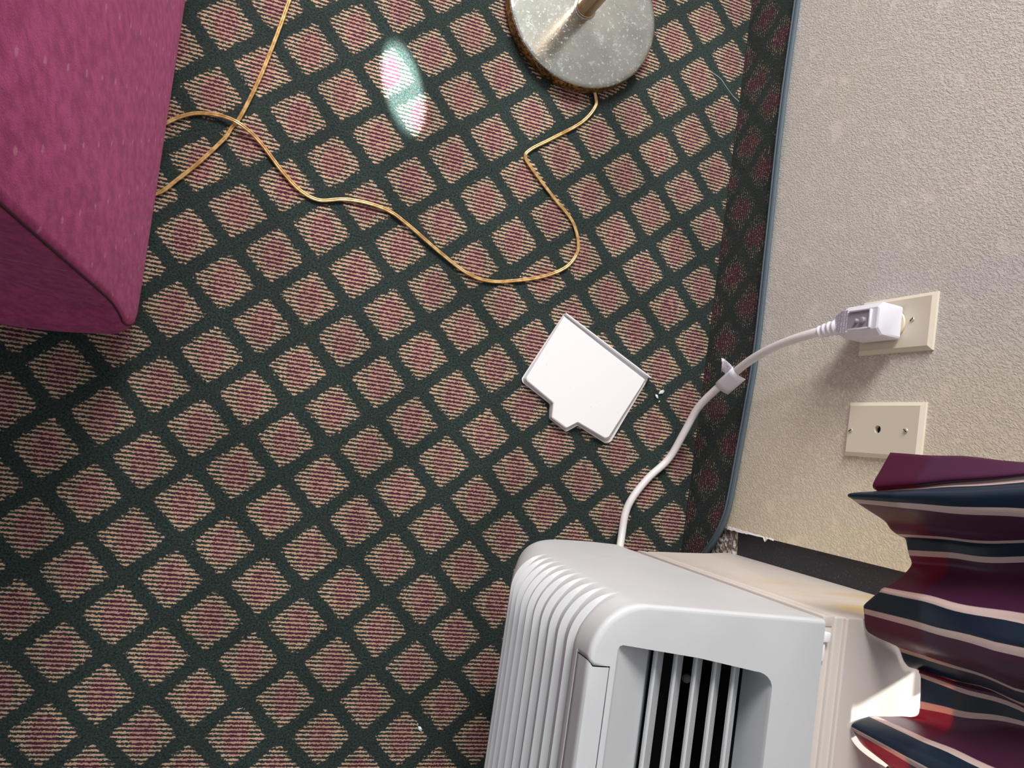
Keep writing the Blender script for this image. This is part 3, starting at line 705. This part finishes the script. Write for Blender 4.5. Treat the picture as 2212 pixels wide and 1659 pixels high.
# two conductors moulded side by side
oc = []
for s in (-1, 1):
    for k in range(7):
        a = (math.pi * (-0.42 + 0.84 * k / 6)) * s if s > 0 else math.pi - math.pi * (-0.42 + 0.84 * k / 6) * 1
        oc.append((s * 0.00125 + 0.00155 * math.cos(a), 0.00155 * math.sin(a)))
oc = [(0.00125 + 0.00155*math.cos(math.pi*(-0.8+1.6*k/8)), 0.00155*math.sin(math.pi*(-0.8+1.6*k/8))) for k in range(9)] + [(-0.00125 - 0.00155*math.cos(math.pi*(0.8-1.6*k/8)), 0.00155*math.sin(math.pi*(0.8-1.6*k/8))) for k in range(9)]
tube(bm, catmull(LC, 7), oc)
obj('lamp_cord', bm, M_gold, fl_, angle=60)

# ------------------------------------------------------------------ armchair
ch = empty('armchair', (-0.45, 0.40, 0), 'plum velvet armchair seen from behind at the left edge', 'armchair')
def soft_box(lo, hi, bev, bulge=0.0, cuts=6, fn=None):
    bm = bmesh.new(); box(bm, lo, hi)
    bmesh.ops.bevel(bm, geom=bm.edges[:], offset=bev, segments=5, profile=0.5, affect='EDGES')
    return bm
# upholstered back: grid so the lower edge can sag and round under
def shell(bm, x1, x0, y0, y1, z0, z1, r, sag, nz=40, bulge_fn=None):
    """rounded upright block; x1 is the side towards the wall"""
    rows = []
    zsl = [z0 + (z1 - z0) * (k / nz) for k in range(nz + 1)]
    def prof_in(z):   # inset near bottom and top edges
        t = 0
        if z - z0 < r: t = r - math.sqrt(max(0, r*r - (r - (z - z0))**2))
        if z1 - z < r: t = r - math.sqrt(max(0, r*r - (r - (z1 - z))**2))
        return t
    def loop(z, ins):
        rc = 0.009 + 0.024 * max(0, 1 - (z - z0) / 0.14) ** 1.3; pts = []
        X1, X0, Y0, Y1 = x1(z) - ins, x0 + ins, y0(z) + ins, y1 - ins
        for cx, cy, a0 in ((X1 - rc, Y0 + rc, -90), (X1 - rc, Y1 - rc, 0), (X0 + rc, Y1 - rc, 90), (X0 + rc, Y0 + rc, 180)):
            for k in range(6):
                a = math.radians(a0 + 90 * k / 5); pts.append(Vector((cx + rc * math.cos(a), cy + rc * math.sin(a), z)))
        out = []
        for i in range(len(pts)):
            a, b = pts[i], pts[(i+1) % len(pts)]; n_ = 8 if (b - a).length > 0.05 else 1
            for k in range(n_): out.append(a.lerp(b, k / n_))
        for v in out:   # the back panel tapers a little along its length
            if v.x > -0.2: v.x -= 0.035 * max(0, (v.y - 0.08)) ** 1.0
            if v.y < 0.12 and v.x < -0.14: v.y -= sag * math.sin(min(1, (-0.14 - v.x) / 0.12) * math.pi * 0.5) * max(0, 1 - (z - z0) / 0.30)
        return out
    for z in [z0] + [z0 + r * (1 - math.cos(math.pi / 2 * k / 5)) for k in range(1, 5)] + [z for z in zsl if z0 + r <= z <= z1 - r] + [z1 - r * (1 - math.sin(math.pi / 2 * k / 5)) for k in range(1, 6)]:
        rows.append(loop(z, prof_in(z)))
    V = grid(bm, rows, closed=True); bm.faces.new(V[0][::-1]); bm.faces.new(V[-1])
bm = bmesh.new()
shell(bm, lambda z: -0.128, -0.32, lambda z: 0.084 - 0.017 * math.exp(-((z - 0.08) / 0.10) ** 2), 0.72, 0.026, 0.82, 0.030, 0.014)
obj('backrest', bm, M_velvet, ch, angle=50)
# seam along the rear corner
def rc_(z): return 0.009 + 0.024 * max(0, 1 - (z - 0.026) / 0.14) ** 1.3
def sa_(z): return math.radians(-45 + 40 * max(0, 1 - (z - 0.026) / 0.12))
bm = bmesh.new(); tube(bm, [Vector((-0.128 - rc_(z) * (1 - math.cos(sa_(z))), 0.084 + rc_(z) * (1 + math.sin(sa_(z))) - 0.017 * math.exp(-((z - 0.08) / 0.10) ** 2), z)) for z in [0.060 + 0.730 * k / 40 for k in range(41)]], circ(0.0011, 8), up=Vector((1, 0, 0)))
obj('seam', bm, M_seam, ch)
for y0, y1 in ((0.095, 0.215), (0.60, 0.71)):
    obj('armrest', soft_box((-0.86, y0, 0.035), (-0.30, y1, 0.60), 0.03), M_velvet, ch)
obj('seat_base', soft_box((-0.85, 0.20, 0.035), (-0.30, 0.61, 0.30), 0.02), M_velvet, ch)
obj('seat_cushion', soft_box((-0.87, 0.218, 0.30), (-0.318, 0.598, 0.44), 0.035), M_velvet, ch)
for x, y in ((-0.19, 0.16), (-0.19, 0.64), (-0.80, 0.16), (-0.80, 0.65)):
    bm = bmesh.new(); lathe(bm, [(0.014, 0.0005), (0.02, 0.045)], 20, 'Z', (x, y, 0)); obj('leg', bm, M_foot, ch)

# ------------------------------------------------------------------ loose plastic cover on the carpet
low = [(0.4545, 0.2200), (0.6165, 0.1455), (0.6120, 0.1345), (0.5655, 0.0350), (0.5560, 0.0312), (0.5045, 0.0517), (0.4868, 0.0392), (0.4555, 0.0550), (0.4530, 0.0777), (0.4030, 0.1030), (0.4010, 0.1085)]
topp = [(0.4515, 0.2140), (0.6060, 0.1400), (0.6010, 0.1290), (0.5560, 0.0405), (0.5500, 0.0380), (0.4990, 0.0560), (0.4815, 0.0440), (0.4550, 0.0565), (0.4540, 0.0792), (0.4065, 0.1050), (0.4045, 0.1100)]
flange = [(a[0] + (b[0] - a[0]) * 0.35, a[1] + (b[1] - a[1]) * 0.35) for a, b in zip(low, topp)]
def smooth_poly(P, rad=0.0022):
    out = []
    for i in range(len(P)):
        a, b, c = Vector(P[i-1]).to_2d(), Vector(P[i]).to_2d(), Vector(P[(i+1) % len(P)]).to_2d()
        r1 = min(rad, (a - b).length * 0.35, (c - b).length * 0.35)
        p, q = b + (a - b).normalized() * r1, b + (c - b).normalized() * r1
        for k in range(4):
            t = k / 3; out.append(p * (1-t)**2 + b * 2*t*(1-t) + q * t*t)
    return out
cvr = empty('plastic_cover', (0.50, 0.12, 0), 'loose white plastic cover with a tab lying on the patterned carpet', 'plastic cover')
bm = bmesh.new(); L = []
for P_, z in ((low, 0.0015), (low, 0.0035), (flange, 0.0040), (topp, 0.0128)): L.append([bm.verts.new((p.x, p.y, z)) for p in smooth_poly(P_)])
inner = [bm.verts.new((v.co.x + (0.51 - v.co.x) * 0.02, v.co.y + (0.125 - v.co.y) * 0.02, 0.0140)) for v in L[-1]]; L.append(inner)
for i in range(len(L) - 1):
    for k in range(len(L[i])): bm.faces.new((L[i][k], L[i][(k+1) % len(L[i])], L[i+1][(k+1) % len(L[i])], L[i+1][k]))
bmesh.ops.triangle_fill(bm, use_beauty=True, use_dissolve=False, edges=[bm.edges.get((inner[k], inner[(k+1) % len(inner)])) for k in range(len(inner))])
n = N('cover_plastic'); P = n.pos()
n.set(col=n.mix(n.ramp(n.voro(P, 60), 0.035, 0.02), srgb(236, 235, 238), srgb(150, 150, 156)), rough=0.5); M_cover = n.m
obj('panel', bm, M_cover, cvr, angle=25)
bm = bmesh.new()   # hinge lip along the long upper edge
a, b = Vector((0.4535, 0.2190, 0.010)), Vector((0.6150, 0.1465, 0.010)); dv = (b - a).normalized(); nv = Vector((-dv.y, dv.x, 0))
A = [bm.verts.new(p) for p in (a - nv * .0005 + Vector((0, 0, -.0085)), a + nv * .0013 + Vector((0, 0, -.0085)), a + nv * .0013 + Vector((0, 0, .0045)), a - nv * .0005 + Vector((0, 0, .0045)))]
B = [bm.verts.new(p.co + (b - a)) for p in A]
for k in range(4): bm.faces.new((A[k], A[(k+1) % 4], B[(k+1) % 4], B[k]))
bm.faces.new(A[::-1]); bm.faces.new(B); obj('hinge_lip', bm, M_cover, cvr, smooth=False)

# ------------------------------------------------------------------ small litter
M_flake = simple('torn_white_plastic', srgb(235, 235, 245), 0.4)
def flake(x, y, s, rot, label):
    bm = bmesh.new(); pts = [(-1, -.3, 0), (0.2, -.6, .25), (1.1, -.1, .1), (0.5, .5, .5), (-.5, .4, .2)]
    c_, s_2 = math.cos(rot), math.sin(rot)
    V = [bm.verts.new((x + s * (p[0]*c_ - p[1]*s_2), y + s * (p[0]*s_2 + p[1]*c_), 0.0015 + s * p[2])) for p in pts]
    mid = bm.verts.new((x, y, 0.0015 + s * 0.45))
    for k in range(5): bm.faces.new((V[k], V[(k+1) % 5], mid))
    r = bmesh.ops.extrude_face_region(bm, geom=bm.faces[:]); bmesh.ops.translate(bm, vec=(0, 0, 0.0004), verts=[v for v in r['geom'] if isinstance(v, bmesh.types.BMVert)])
    tag(obj('plastic_flake', bm, M_flake, smooth=False), label, 'flake', 'torn plastic flakes on the carpet')
flake(0.6449, 0.1286, 0.0055, 0.5, 'largest torn white plastic flake, right of the loose cover')
flake(0.6375, 0.1196, 0.0042, 2.3, 'middle sized torn white flake below the largest one beside the cover')
flake(0.6433, 0.1125, 0.0018, 1.0, 'tiniest white flake, lowest of the three right of the loose cover')
flake(0.3263, -0.4148, 0.0042, -1.0, 'lone white sliver on carpet left of the air conditioner front')
bm = bmesh.new(); tube(bm, catmull([(0.6595, 0.6808, .004), (0.6746, 0.6732, .008), (0.6905, 0.6616, .007), (0.7060, 0.6536, .004), (0.7185, 0.6459, .006)], 6), circ(0.00028, 6))
tag(obj('thread', bm, M_flake), 'fine white thread lying on the carpet beside the lamp base', 'thread')
